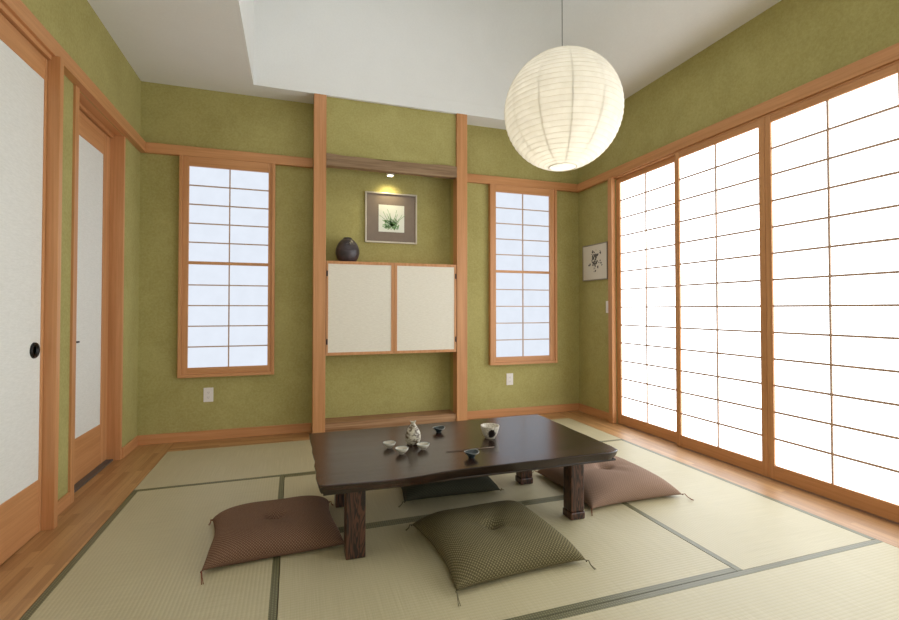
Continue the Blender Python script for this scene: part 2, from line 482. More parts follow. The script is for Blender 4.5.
# ------------------------------------------------------------------ tatami mats
HW = 0.030; TT = 0.030
def tatami(x0, x1, y0, y1, along, label, back=True):
    o = empty('tatami_mat', ((x0 + x1) / 2, (y0 + y1) / 2, -TT))
    tag(o, label, 'tatami mat', 'tatami mats laid across the floor')
    g = 0.0012
    w, l = (x1 - x0) / 2 - g, (y1 - y0) / 2 - g
    if along == 'X':
        hb = HW if back else 0.0
        box('rush_surface', (-w, w, -l + HW, l - hb, 0, TT), TAT_X, o, 0.001)
        box('cloth_border', (-w, w, -l, -l + HW, 0, TT + .0008), HERI, o, 0.001)
        if back: box('cloth_border', (-w, w, l - HW, l, 0, TT + .0008), HERI, o, 0.001)
    else:
        box('rush_surface', (-w + HW, w - HW, -l, l, 0, TT), TAT_Y, o, 0.001)
        box('cloth_border', (-w, -w + HW, -l, l, 0, TT + .0008), HERI, o, 0.001); box('cloth_border', (w - HW, w, -l, l, 0, TT + .0008), HERI, o, 0.001)
    return o
VS1, VS2, S1, S2 = -0.050, 1.810, 3.357, 2.448
tatami(TX0, VS1, YM, S1, 'Y', 'straw tatami mat running lengthwise on the left, brown cushion partly on it')
tatami(VS1, VS2, YM, S2, 'X', 'straw tatami mat in front of the table, under the olive cushion')
tatami(VS1, VS2, S2, S1, 'X', 'straw tatami mat under the back half of the dark low table')
tatami(VS2, TX1, YM, S1, 'Y', 'straw tatami mat brightest beside the large paper screens')
tatami(TX0, 0.886, S1, TY1, 'X', 'straw tatami mat at the back, below the left small window', False)
tatami(0.886, TX1, S1, TY1, 'X', 'straw tatami mat at the back right, below the right small window', False)
tatami(TX0, 0.886, TY0, YM, 'X', 'straw tatami mat at the bottom edge of the view, left of the front joint')
tatami(0.886, TX1, TY0, YM, 'X', 'straw tatami mat nearest the camera at the bottom right')

# ------------------------------------------------------------------ low table
def table_wood():
    m, nt, b = mat('dark_lacquered_wood')
    f1 = noise(nt, coords(nt, (1.2, 16, 16)), 1.0, 6, 0.65, 0.8)
    f2 = noise(nt, coords(nt, (3, 70, 70)), 1.0, 3, 0.7)
    col = ramp(nt, f1, [(0.3, srgb(18, 11, 9)), (0.5, srgb(38, 24, 18)), (0.68, srgb(66, 42, 31))])
    col = mix(nt, 0.25, col, ramp(nt, f2, [(0.4, srgb(18, 11, 9)), (0.65, srgb(66, 44, 33))]))
    nt.links.new(col, b.inputs['Base Color'])
    r = nt.nodes.new('ShaderNodeMapRange'); r.inputs['To Min'].default_value = 0.16; r.inputs['To Max'].default_value = 0.32
    nt.links.new(f1, r.inputs['Value']); nt.links.new(r.outputs[0], b.inputs['Roughness'])
    b.inputs['Specular IOR Level'].default_value = 0.5
    b.inputs['Coat Weight'].default_value = 0.15; b.inputs['Coat Roughness'].default_value = 0.18
    bump(nt, b, f1, 0.15, 0.003)
    return m
def leg_wood():
    m, nt, b = mat('dark_wood_grain_leg')
    f1 = noise(nt, coords(nt, (14, 14, 2.4)), 1.0, 3, 0.5, 1.6)
    w = math_n(nt, 'SINE', math_n(nt, 'MULTIPLY', f1, 60))
    col = ramp(nt, math_n(nt, 'MULTIPLY', math_n(nt, 'ADD', w, 1.0), 0.5), [(0.2, srgb(30, 18, 13)), (0.8, srgb(84, 52, 36))])
    nt.links.new(col, b.inputs['Base Color']); b.inputs['Roughness'].default_value = 0.38
    return m
TW, LW = table_wood(), leg_wood()
TB = Vector((0.86, 2.46, 0.0))
TZ = 0.365
outline = [(0.097, 2.985), (0.094, 2.87), (0.097, 2.77), (0.102, 2.68), (0.098, 2.60), (0.101, 2.52), (0.106, 2.44), (0.099, 2.36), (0.104, 2.27), (0.099, 2.19), (0.106, 2.095),
           (0.125, 2.083), (0.201, 2.080), (0.297, 2.070), (0.387, 2.062), (0.48, 2.060), (0.56, 2.068), (0.65, 2.084), (0.75, 2.092), (0.86, 2.096), (0.972, 2.092), (1.06, 2.094), (1.148, 2.094), (1.24, 2.090),
           (1.33, 2.095), (1.43, 2.092), (1.52, 2.094), (1.585, 2.086), (1.625, 2.092), (1.668, 2.120), (1.676, 2.19), (1.674, 2.30), (1.678, 2.42), (1.674, 2.55), (1.680, 2.68), (1.677, 2.80), (1.680, 2.93), (1.676, 3.010),
           (1.52, 3.015), (1.344, 3.008), (1.16, 3.005), (0.984, 3.000), (0.82, 2.995), (0.652, 2.990), (0.49, 2.99), (0.338, 2.985), (0.21, 2.985)]
t = empty('low_table', TB)
tag(t, 'low dark lacquered wooden table with natural wavy edges, holding the sake set', 'table')
rnd = random.Random(4)
bm = bmesh.new()
cx_, cy_ = 0.89, 2.54
rings = []
for inset, z in ((0.020, -0.045), (0.014, -0.043), (0.008, -0.030), (0.003, -0.014), (0.0, -0.003), (0.003, 0.0)):
    rg = []
    for k, (x, y) in enumerate(outline):
        j = math.sin(k * 2.3) * 0.0010 + math.sin(k * 1.1 + 1) * .0010
        dx, dy = (x - cx_), (y - cy_)
        ax = max(0, abs(dx) - 0.0) / 0.79; ay = abs(dy) / 0.44
        ix = inset * (1 if ax > 0.93 else 0) * (1 if dx > 0 else -1)
        iy = inset * (1 if ay > 0.85 else 0) * (1 if dy > 0 else -1)
        wob = j if z < -0.01 else 0
        rg.append(bm.verts.new((x - ix + (wob if ax > .93 else 0) - TB.x, y - iy - (wob if ay > .85 and dy < 0 else 0) - TB.y, TZ + z)))
    rings.append(rg)
n_ = len(outline)
for a, b in zip(rings, rings[1:]):
    for i in range(n_): bm.faces.new((a[i], a[(i + 1) % n_], b[(i + 1) % n_], b[i]))
bm.faces.new(rings[0][::-1]); bm.faces.new(rings[-1])
obj('table_top', bm, TW, t, 'auto')
boxes('under_board', [(0.128 - TB.x, 1.648 - TB.x, 2.112 - TB.y, 2.95 - TB.y, 0.3095, 0.3195)], TW, t, .002)
boxes('apron', [(0.20 - TB.x, 1.55 - TB.x, 2.30 - TB.y, 2.36 - TB.y, 0.268, 0.309), (0.20 - TB.x, 1.55 - TB.x, 2.66 - TB.y, 2.70 - TB.y, 0.268, 0.309)], TW, t)
def leg(x, y, ankle):
    bm = bmesh.new(); r = 0.044
    if ankle:
        bm_box(bm, -r + .003, r - .003, -r + .003, r - .003, 0.040, 0.3088, bev=0.008)
        bm_box(bm, -r, r, -r, r, 0.0, 0.040, bev=0.007)
    else:
        bm_box(bm, -r, r, -r, r, 0.0, 0.3088, bev=0.004)
    obj('leg', bm, LW, t, loc=(x - TB.x, y - TB.y, 0.0006))
leg(0.272, 2.185, False); leg(1.445, 2.205, True); leg(0.276, 2.765, False); leg(1.426, 2.742, True)

# ------------------------------------------------------------------ floor cushions
def cushion_mat(name, base, dot, pitch=0.015, amt=0.8, rot=PI / 4, dash=False):
    m, nt, b = mat(name)
    s = sep(nt, coords(nt, (1, 1, 1), (0, 0, rot), 'UV'))
    k = PI / pitch
    a = math_n(nt, 'SINE', math_n(nt, 'MULTIPLY', s[0], k)); c = math_n(nt, 'SINE', math_n(nt, 'MULTIPLY', s[1], k))
    d = math_n(nt, 'ABSOLUTE', math_n(nt, 'MULTIPLY', a, c))
    f = noise(nt, coords(nt), 300, 2, 0.6)
    col = ramp(nt, d, [(0.42, base), (0.70, mix_rgb(base, dot, amt))])
    dk = tuple(q * .8 for q in base[:3]) + (1,)
    col = mix(nt, 0.25, col, ramp(nt, f, [(0.3, dk), (0.7, dot)]))
    nt.links.new(col, b.inputs['Base Color']); b.inputs['Roughness'].default_value = 0.9
    b.inputs['Specular IOR Level'].default_value = 0.2
    bump(nt, b, d, 0.35, 0.0015)
    return m
def mix_rgb(a, b, t): return tuple(a[i] * (1 - t) + b[i] * t for i in range(3)) + (1,)

def cushion(name_loc, rz, sx, sy, hgt, m, cord_m, label, seed, tassel_dirs, droop=0.0):
    o = empty('floor_cushion', name_loc, rz)
    tag(o, label, 'floor cushion', 'floor cushions round the low table')
    rnd = random.Random(seed); ph = [rnd.uniform(0, 6.28) for _ in range(8)]
    N = 48; bm = bmesh.new(); top = {}; bot = {}
    def outline_xy(u, v):
        # edges bow inwards a little between pulled-out corners
        bx = 1 - 0.075 * (1 - v * v) * abs(u) ** 2 * (1 + .25 * math.sin(2 * v + ph[0]))
        by = 1 - 0.075 * (1 - u * u) * abs(v) ** 2 * (1 + .25 * math.sin(2 * u + ph[1]))
        return u * sx * bx, v * sy * by
    def height(u, v):
        e = max(0.0, (1 - u ** 4) * (1 - v ** 4)); p = e ** 0.42
        corner = 1 - 0.35 * (abs(u) * abs(v)) ** 2.5
        r = math.hypot(u, v)
        dim = 0.60 * math.exp(-(r / 0.11) ** 2) + 0.17 * math.exp(-(r / 0.36) ** 2)
        ang = math.atan2(v, u)
        folds = 0.035 * math.sin(ang * 4 + ph[2]) * math.exp(-((r - .28) / .2) ** 2) + 0.018 * math.sin(ang * 7 + ph[3]) * math.exp(-((r - .45) / .25) ** 2)
        edge = 0.02 * math.sin(u * 9 + ph[4]) * abs(v) ** 3 + 0.02 * math.sin(v * 9 + ph[5]) * abs(u) ** 3
        tilt = 1 + 0.06 * math.sin(u * 1.5 + ph[6]) + 0.05 * math.sin(v * 1.5 + ph[7])
        return p * corner * (1 - dim + folds + edge) * tilt
    for i in range(N + 1):
        for j in range(N + 1):
            u = -1 + 2 * i / N; v = -1 + 2 * j / N
            u = math.sin(u * PI / 2) * .5 + u * .5; v = math.sin(v * PI / 2) * .5 + v * .5
            x, y = outline_xy(u, v); h = height(u, v)
            z_edge = 0.26 * hgt + 0.05 * hgt * math.sin(3 * u + ph[3]) * 1.0
            c4 = (abs(u) * abs(v)) ** 3
            z_edge = z_edge * (1 - .45 * c4)
            e = max(0.0, (1 - u ** 4) * (1 - v ** 4)) ** 0.5
            top[i, j] = bm.verts.new((x, y, z_edge + (hgt - 0.26 * hgt) * h))
            if 0 < i < N and 0 < j < N: bot[i, j] = bm.verts.new((x, y, max(0.001, z_edge * (1 - e * 1.6))))
            else: bot[i, j] = top[i, j]
    for i in range(N):
        for j in range(N):
            bm.faces.new((top[i, j], top[i + 1, j], top[i + 1, j + 1], top[i, j + 1]))
            bm.faces.new((bot[i, j], bot[i, j + 1], bot[i + 1, j + 1], bot[i + 1, j]))
    uv = bm.loops.layers.uv.new('UVMap'); q4 = N // 4
    au = [0.0]; av = [0.0]
    for i in range(1, N + 1):
        au.append(au[-1] + (top[i, q4].co - top[i - 1, q4].co).length); av.append(av[-1] + (top[q4, i].co - top[q4, i - 1].co).length)
    key = {}
    for (i, j), v_ in top.items(): key[v_] = ('t', i, j)
    for (i, j), v_ in bot.items():
        if v_ not in key: key[v_] = ('b', i, j)
    for f in bm.faces:
        for lp in f.loops: q = key[lp.vert]; lp[uv].uv = (au[q[1]], av[q[2]])
    obj('cover', bm, m, o, True)
    # stitched tuft in the middle
    bm = bmesh.new()
    zc = 0.26 * hgt + .74 * hgt * height(0, 0) + .001
    for q in range(4):
        a = q * PI / 2 + .5
        tube(bm, [(0, 0, zc - .004), (.010 * math.cos(a), .010 * math.sin(a), zc + .008), (.019 * math.cos(a), .019 * math.sin(a), zc + .011)], 0.0016, 6)
    obj('tuft', bm, cord_m, o, True)
    for (su, sv), (dx, dy) in tassel_dirs:
        x, y = su * sx, sv * sy
        z = 0.26 * hgt * .55
        bm = bmesh.new()
        L = math.hypot(dx, dy)
        ux, uy = dx / max(L, 1e-6), dy / max(L, 1e-6)
        sp = 0.0014
        for side in (-1, 1):
            px, py = -uy * sp * side, ux * sp * side
            tube(bm, [(x - ux * .008, y - uy * .008, z), (x + ux * .012 + px, y + uy * .012 + py, z + .007), (x + dx * .45 + px, y + dy * .45 + py, z * .5 + .003), (x + dx * .8 + 2 * px, y + dy * .8 + 2 * py, .005), (x + dx + 2.2 * px, y + dy + 2.2 * py, .004)], 0.0016, 6)
        bmesh.ops.create_uvsphere(bm, u_segments=8, v_segments=6, radius=0.0045, matrix=Matrix.Translation((x, y, z)))
        obj('tassel', bm, cord_m, o, True)
    return o
brown = cushion_mat('brown_patterned_cotton', srgb(90, 64, 50), srgb(150, 118, 94), 0.0085)
olive = cushion_mat('olive_lattice_cotton', srgb(70, 64, 44), srgb(150, 138, 100), 0.0105, .7)
mauve = cushion_mat('mauve_brown_cotton', srgb(132, 106, 90), srgb(166, 138, 118), 0.010, .6)
dgreen = cushion_mat('dark_green_cotton', srgb(50, 50, 40), srgb(84, 82, 64), 0.013)
cord_b = plain('rust_cord', srgb(120, 66, 38), 0.8); cord_o = plain('olive_cord', srgb(108, 100, 72), 0.8)
cushion((-0.080, 2.490, 0.0015), math.radians(4), 0.300, 0.262, 0.120, brown, cord_b, 'brown dotted floor cushion on the left, beside the table leg', 3,
        [((-1, -1), (.012, -.075)), ((-1, 1), (-.012, -.025)), ((1, 1), (.02, -.02)), ((1, -1), (.02, -.04))])
cushion((0.902, 2.058, 0.0015), math.radians(3), 0.308, 0.302, 0.118, olive, cord_o, 'olive lattice patterned floor cushion in front of the table, nearest the camera', 8,
        [((-1, -1), (-.014, -.065)), ((-1, 1), (-.035, -.015)), ((1, 1), (.03, .04)), ((1, -1), (.008, -.05))])
cushion((1.888, 2.532, 0.0015), math.radians(0), 0.318, 0.312, 0.128, mauve, cord_b, 'mauve brown floor cushion at the right end of the table', 12,
        [((-1, -1), (-.03, -.045)), ((1, -1), (.02, -.06)), ((-1, 1), (-.04, .02)), ((1, 1), (.05, .03))])
cushion((0.915, 2.945, 0.0015), math.radians(-1), 0.30, 0.31, 0.105, dgreen, cord_o, 'dark green floor cushion half hidden behind the table', 21,
        [((-1, -1), (-.04, -.03)), ((1, -1), (.03, .03)), ((-1, 1), (-.04, .02)), ((1, 1), (.04, .03))])

# ------------------------------------------------------------------ sake set on the table
def ceramic(name, c1, c2, scale, lo=0.45, hi=0.6, rough=0.3, rot=(0, 0, 0)):
    m, nt, b = mat(name)
    f = noise(nt, coords(nt, (1, 1, 1.8), rot), scale, 4, 0.6, 0.5)
    nt.links.new(ramp(nt, f, [(lo, c1), (hi, c2)]), b.inputs['Base Color'])
    b.inputs['Roughness'].default_value = rough; return m
CER_W = ceramic('pale_glaze', srgb(196, 188, 170), srgb(136, 124, 100), 60, 0.5, 0.8)
CER_B = ceramic('mottled_glaze', srgb(196, 188, 168), srgb(84, 66, 44), 34, 0.47, 0.58)
CER_D = ceramic('teal_black_glaze', srgb(30, 34, 34), srgb(70, 88, 92), 70, 0.4, 0.7)
CER_BOWL = ceramic('cream_glaze_dark_splash', srgb(214, 206, 188), srgb(34, 26, 24), 38, 0.52, 0.56)
CER_RIM = ceramic('light_rim_glaze', srgb(190, 192, 186), srgb(120, 130, 130), 50)
DROP = TZ + 0.0006
def cup(x, y, m, rim, label, group, r=0.035, h=0.030, name='sake_cup', rz=0, tilt=0):
    o = empty(name, (x, y, DROP), rz); tag(o, label, 'cup', group)
    bm = bmesh.new()
    lathe(bm, [(0, .0025), (.0105, .0), (.0125, 0), (.0125, .004), (.020, .008), (.029, .017), (r, h), (r - .0015, h + .0006), (r - .003, h), (.026, .0165), (.015, .0095), (0, .008)], 32)
    obj('bowl', bm, m, o, True)
    bm = bmesh.new()
    lathe(bm, [(r + .0003, h - .001), (r + .0005, h), (r - .0015, h + .0012), (r - .0035, h), (r - .0036, h - .002), (r - .0015, h + .0003), (r + .0003, h - .001)], 32)
    obj('rim', bm, rim, o, True)
    return o
gcup = 'pale sake cups round the bottle'
cup(0.501, 2.533, CER_W, CER_RIM, 'small pale sake cup, leftmost of the three near the bottle', gcup)
cup(0.543, 2.410, CER_W, CER_RIM, 'small pale sake cup in front of the sake bottle', gcup)
cup(0.668, 2.448, CER_W, CER_RIM, 'small pale sake cup just right of the sake bottle', gcup)
def dark_cup(x, y, label):
    o = empty('sake_cup', (x, y, DROP), 0.4); tag(o, label, 'cup', 'dark flared sake cups')
    bm = bmesh.new()
    lathe(bm, [(0, .002), (.014, 0), (.016, 0), (.0155, .005), (.018, .009), (.026, .017), (.038, .028), (.039, .030), (.0365, .0295), (.024, .018), (.012, .012), (0, .011)], 32)
    for v in bm.verts:
        if v.co.z > .02:
            v.co.z += .0035 * math.cos(2 * math.atan2(v.co.y, v.co.x))
    obj('bowl', bm, CER_D, o, True)
    bm = bmesh.new(); pts = []
    for i in range(33):
        a = 2 * PI * i / 32; pts.append((.038 * math.cos(a), .038 * math.sin(a), .0302 + .0035 * math.cos(2 * a)))
    tube(bm, pts, .0011, 6); obj('rim', bm, CER_RIM, o, True)
dark_cup(0.852, 2.758, 'dark flared sake cup standing alone near the back edge of the table')
dark_cup(0.866, 2.238, 'dark flared sake cup right beside the chopstick')
o = empty('sake_bottle', (0.641, 2.566, DROP)); tag(o, 'mottled cream and brown ceramic sake bottle with a narrow neck', 'bottle')
bm = bmesh.new()
lathe(bm, [(0, .003), (.026, .0), (.031, .002), (.037, .010), (.043, .025), (.0445, .042), (.0415, .062), (.032, .084), (.0195, .102), (.0135, .112), (.0118, .117)], 40)
obj('body', bm, CER_B, o, True)
bm = bmesh.new()
lathe(bm, [(.0113, .115), (.0125, .120), (.0165, .1255), (.0168, .1275), (.014, .1275), (.0095, .120), (.009, .110), (.009, .100), (0, .100)], 32)
for v in bm.verts:
    if v.co.z > .122: v.co.z += .003 * math.cos(2 * math.atan2(v.co.y, v.co.x)); v.co.x *= 1.1
tag(obj('lip', bm, CER_W, o, True), 'pale flared lip')
def bowl_mat():
    m, nt, b = mat('cream_glaze_dark_splash')
    v = coords(nt)
    d = nt.nodes.new('ShaderNodeVectorMath'); d.operation = 'DISTANCE'; nt.links.new(v, d.inputs[0])
    d.inputs[1].default_value = (-.010, -.046, .030)
    f = noise(nt, v, 45, 3, .6)
    q = math_n(nt, 'ADD', d.outputs['Value'], math_n(nt, 'MULTIPLY', math_n(nt, 'SUBTRACT', f, .5), .045))
    spk = ramp(nt, noise(nt, v, 120, 3, .6), [(.35, srgb(160, 146, 124)), (.5, srgb(214, 206, 190))])
    nt.links.new(mix(nt, ramp(nt, q, [(.024, (0, 0, 0, 1)), (.028, (1, 1, 1, 1))]), srgb(36, 26, 24), spk), b.inputs['Base Color'])
    b.inputs['Roughness'].default_value = .3; return m
o = empty('tea_bowl', (1.103, 2.548, DROP), 0.0); tag(o, 'cream tea bowl with a dark splash pattern and a low foot', 'bowl')
bm = bmesh.new()
lathe(bm, [(.029, .007), (.037, .012), (.044, .028), (.050, .048), (.0555, .070), (.0555, .0728), (.0525, .072), (.047, .050), (.040, .030), (.030, .016), (0, .013)], 40)
obj('body', bm, bowl_mat(), o, True)
bm = bmesh.new(); lathe(bm, [(0, .002), (.026, .0), (.031, 0), (.0305, .009), (.032, .0095), (0, .012)], 32)
obj('foot', bm, CER_W, o, True)
# chopstick lying behind the dark cup
o = empty('chopstick', (0.905, 2.362, DROP), math.radians(-0.6)); tag(o, 'single thin dark chopstick with a pale end lying on the table', 'chopstick')
bm = bmesh.new(); tube(bm, [(-.135, 0, .0022), (-.03, 0, .0026), (.05, 0, .0030)], .0019, 8, [.6, .9, 1.0]); obj('shaft', bm, plain('dark_chopstick', srgb(58, 38, 30), .3), o, True)
bm = bmesh.new(); tube(bm, [(.05, 0, .0030), (.142, 0, .0030)], .0019, 8); tag(obj('grip', bm, plain('pale_chopstick_end', srgb(150, 128, 108), .4), o, True), 'pale grip end')

# ------------------------------------------------------------------ alcove contents
BEAM = wood('weathered_brown_wood', srgb(112, 88, 66), srgb(146, 120, 92), srgb(172, 146, 116), 'X', 0.8, 0.8, 0.8, 0.2)
LEDGE = wood('rough_brown_timber', srgb(116, 80, 50), srgb(156, 116, 80), srgb(188, 150, 112), 'X', 0.6, 0.7, 0.8, 0.3)
def rough_beam(name, x0, x1, y0, y1, z0, z1, m, seed, amp, label, cat):
    o = empty(name, ((x0 + x1) / 2, (y0 + y1) / 2, z0)); tag(o, label, cat)
    rnd = random.Random(seed); ph = [rnd.uniform(0, 6.28) for _ in range(6)]
    bm = bmesh.new(); N = 60; hx, hy, H = (x1 - x0) / 2, (y1 - y0) / 2, z1 - z0
    rings = []
    for i in range(N + 1):
        x = -hx + 2 * hx * i / N
        a = amp * (math.sin(x * 6 + ph[0]) + .5 * math.sin(x * 15 + ph[1])); b = amp * (math.sin(x * 5 + ph[2]) + .5 * math.sin(x * 17 + ph[3]))
        c = amp * (math.sin(x * 7 + ph[4]) + .4 * math.sin(x * 21 + ph[5]))
        pts = [(-hy + .004 , 0 + a * .6), (-hy, .012 + a * .6), (-hy + c * .4 + amp, H * .5), (-hy, H - .014 + b), (-hy + .006, H + b), (hy, H), (hy, 0)]
        rings.append([bm.verts.new((x, y, z)) for y, z in pts])
    for u, v in zip(rings, rings[1:]):
        for k in range(7): bm.faces.new((u[k], u[(k + 1) % 7], v[(k + 1) % 7], v[k]))
    bm.faces.new(rings[0][::-1]); bm.faces.new(rings[-1])
    obj('timber', bm, m, o, 'auto'); return o
rough_beam('alcove_beam', PX1 + .001, QX0 - .001, 4.262, 4.334, 2.402, 2.505, BEAM, 5, .006, 'weathered grey brown timber beam across the top of the alcove', 'beam')
rough_beam('alcove_ledge', PX1 + .001, QX0 - .001, 4.285, D - .001, 0.0, 0.112, LEDGE, 9, .004, 'rough brown timber ledge at the foot of the alcove', 'ledge')
# cabinet
CX0, CX1, CZ0, CZ1, CYF = PX1 + .001, QX0 - .001, 0.709, 1.556, 4.270
o = empty('wall_cabinet', ((CX0 + CX1) / 2, CYF, CZ0)); tag(o, 'wood framed wall cabinet with two cream doors hung between the pillars', 'cabinet')
w = (CX1 - CX0) / 2; H = CZ1 - CZ0
box('body', (-w, w, 0.022, D - CYF - .001, 0, H), WX, o, .001)
for s, a, b in ((-1, -w + .004, -.0015), (1, .0015, w - .004)):
    dr = empty('door', (0, 0, 0)); dr.parent = o
    fw_ = 0.026
    bm = bmesh.new()
    for d in ((a, a + (.016 if s < 0 else fw_), 0, .021, .003, H - .002), (b - (fw_ if s < 0 else .022), b, 0, .021, .003, H - .002), (a, b, .0005, .021, .003, .028), (a, b, .0005, .021, H - .028, H - .002)): bm_box(bm, *d)
    fr = obj('door_frame', bm, WZ, dr)
    box('cloth_panel', (a + .014, b - .02, .004, .018, .026, H - .026), CABP, dr, 0)
    for hz in (0.10, H - 0.14):
        xx = a + .001 if s < 0 else b - .013
        tag(box('hinge', (xx, xx + .012, -.004, .0, hz, hz + .05), BLACK, dr, .001), 'small black hinge')
# vase
o = empty('round_vase', (0.471, 4.378, CZ1 + .0006)); tag(o, 'round dark brown ceramic vase on top of the alcove cabinet', 'vase')
VM = ceramic('dark_brown_clay', srgb(48, 42, 42), srgb(86, 76, 80), 9, .35, .7, .38)
bm = bmesh.new()
lathe(bm, [(0, .002), (.060, 0), (.076, .006), (.096, .035), (.108, .075), (.1085, .105), (.100, .140), (.086, .168), (.068, .192), (.050, .207), (.042, .212)], 48)
obj('body', bm, VM, o, True)
bm = bmesh.new()
lathe(bm, [(.0425, .2105), (.040, .219), (.036, .225), (.028, .227), (.024, .224), (.024, .200), (0, .200)], 40)
obj('neck', bm, ceramic('dark_rim_clay', srgb(34, 28, 26), srgb(60, 50, 44), 20), o, True)
bm = bmesh.new()
for px, py in ((0.0, -.0905),):
    bmesh.ops.create_uvsphere(bm, u_segments=10, v_segments=8, radius=0.011, matrix=Matrix.Translation((px + .012, py, .160)))
    tube(bm, [(-.05 + .02, -.087, .150), (-.01, -.092, .162), (.03, -.086, .157), (.055, -.072, .158)], .004, 6, [.3, 1, 1, .3])
tag(obj('applied_ornament', bm, ceramic('grey_ornament', srgb(120, 112, 100), srgb(80, 72, 66), 40), o, True), 'small grey applied ornament on the shoulder')

# framed botanical picture
def leaf_strokes(bm, strokes, y):
    for pts, wd in strokes:
        for (xa, za), (xb, zb) in zip(pts, pts[1:]):
            d = Vector((xb - xa, 0, zb - za)); n = Vector((-d.z, 0, d.x))
            if n.length < 1e-6: continue
            n = n.normalized() * wd
            vs = [bm.verts.new(p) for p in ((xa - n.x, y, za - n.z), (xb - n.x * .6, y, zb - n.z * .6), (xb + n.x * .6, y, zb + n.z * .6), (xa + n.x, y, za + n.z))]
            bm.faces.new(vs)
SILVER = plain('silver_champagne_frame', srgb(206, 198, 182), 0.35, 0.4)
MAT_G = plain('grey_brown_mount', srgb(126, 112, 100), 0.8, n_amt=.05)
def glazed(name, c):
    m, nt, b = mat(name); b.inputs['Base Color'].default_value = (1, 1, 1, 1)
    b.inputs['Transmission Weight'].default_value = 1; b.inputs['Roughness'].default_value = 0.02; b.inputs['IOR'].default_value = 1.02
    b.inputs['Specular IOR Level'].default_value = 0.5
    return m
PZ0, PZ1, PXa, PXb = 1.765, 2.253, 0.646, 1.156
o = empty('framed_picture', ((PXa + PXb) / 2, D, PZ0)); tag(o, 'square silver framed picture of a green plant with a grey mount, in the alcove', 'picture')
w = (PXb - PXa) / 2; H = PZ1 - PZ0; fy = -.026
box('frame', (-w, -w + .014, fy, -.001, 0, H), SILVER, o); box('frame', (w - .014, w, fy, -.001, 0, H), SILVER, o)
box('frame', (-w + .014, w - .014, fy, -.001, 0, .014), SILVER, o); box('frame', (-w + .014, w - .014, fy, -.001, H - .014, H), SILVER, o)
box('mount', (-w + .014, w - .014, -.014, -.003, .014, H - .014), MAT_G, o, 0)
pa, pb, pz0, pz1 = -w + .130, w - .128, .108, H - .118
pr = box('print', (pa, pb, -.0155, -.0141, pz0, pz1), plain('pale_print_paper', srgb(222, 224, 212), .8, n_amt=.03), o, 0)
rnd = random.Random(11); bm = bmesh.new(); st = []
mx, mz = (pa + pb) / 2, pz0 + .05
for k in range(90):
    x0 = mx + rnd.uniform(-.06, .065); z0 = mz + rnd.uniform(-.03, .05); a = rnd.uniform(.5, 2.6); L = rnd.uniform(.02, .05)
    st.append(([(x0, z0), (x0 + math.cos(a) * L * .6, z0 + math.sin(a) * L * .6), (x0 + math.cos(a + .3) * L, z0 + math.sin(a + .3) * L)], rnd.uniform(.0015, .0045)))
for k in range(12):
    a = rnd.uniform(.7, 2.5); L = rnd.uniform(.12, .20); c = rnd.uniform(-.3, .3)
    st.append(([(mx + math.cos(a + c * q) * L * q, mz + math.sin(a + c * q) * L * q * .9) for q in (0, .3, .6, .85, 1)], .0022))
leaf_strokes(bm, st, -.0162)
obj('plant_drawing', bm, plain('leaf_green_ink', srgb(122, 168, 104), .8, n_amt=.25, n_scale=40), o)
# recessed spot over the picture
LIT = glow('spot_lens', (1.0, .93, .72, 1), 14, 0)
o = empty('alcove_spotlight', (0.868, 4.378, 2.402)); tag(o, 'small round lit spotlight above the alcove picture, tucked behind the beam', 'light')
bm = bmesh.new(); lathe(bm, [(.026, -.001), (.038, -.001), (.040, -.004), (.038, -.008), (.030, -.012), (.026, -.010), (.026, -.001), (.030, .0), (.036, .002), (.036, .097), (0, .097)], 28); obj('trim_ring', bm, plain('white_metal', srgb(225, 222, 212), .4), o, True)
bm = bmesh.new(); lathe(bm, [(0, -.009), (.025, -.009), (.025, -.002), (0, -.002)], 24); obj('lens', bm, LIT, o)
l = bpy.data.lights.new('spot', 'SPOT'); l.energy = 5.0; l.color = (1, .86, .50); l.spot_size = math.radians(120); l.spot_blend = 1.0; l.shadow_soft_size = .02
lo_ = bpy.data.objects.new('spot_beam', l); C.objects.link(lo_); lo_.parent = o; lo_.location = (0, 0, -.016)
lo_.rotation_euler = (math.radians(14), 0, 0)

# small picture on the right wall
o = empty('framed_picture', (XR, 4.185, 1.428)); tag(o, 'small pale framed ink drawing on the green wall beside the screens', 'picture')
w, H = .212, .382
WF = plain('cream_frame', srgb(222, 214, 198), .5)
GF = plain('grey_frame_edge', srgb(150, 142, 128), .4, .3)
for d in ((-.018, -.001, -w, -w + .01, 0, H), (-.018, -.001, w - .01, w, 0, H), (-.018, -.001, -w + .01, w - .01, 0, .01), (-.018, -.001, -w + .01, w - .01, H - .01, H)):
    box('frame', d, GF, o, .001)
box('print', (-.013, -.002, -w + .01, w - .01, .01, H - .01), WF, o, 0)
bm = bmesh.new(); rnd = random.Random(5)
for k in range(60):
    cy0 = rnd.gauss(-.005, .040); cz0 = H * .54 + rnd.gauss(0, .06) ; cy0 += (cz0 - H * .54) * .0
    r = rnd.uniform(.005, .018); a0 = rnd.uniform(0, 3)
    vs = [bm.verts.new((-.0136 - k * .00001, cy0 + r * math.cos(a) * rnd.uniform(.5, 1.2), cz0 + r * math.sin(a) * rnd.uniform(.5, 1.2))) for a in [a0 + q * PI / 4 for q in range(8)]]
    bm.faces.new(vs)
obj('ink_drawing', bm, plain('grey_ink', srgb(96, 92, 86), .9, n_amt=.4, n_scale=60), o)

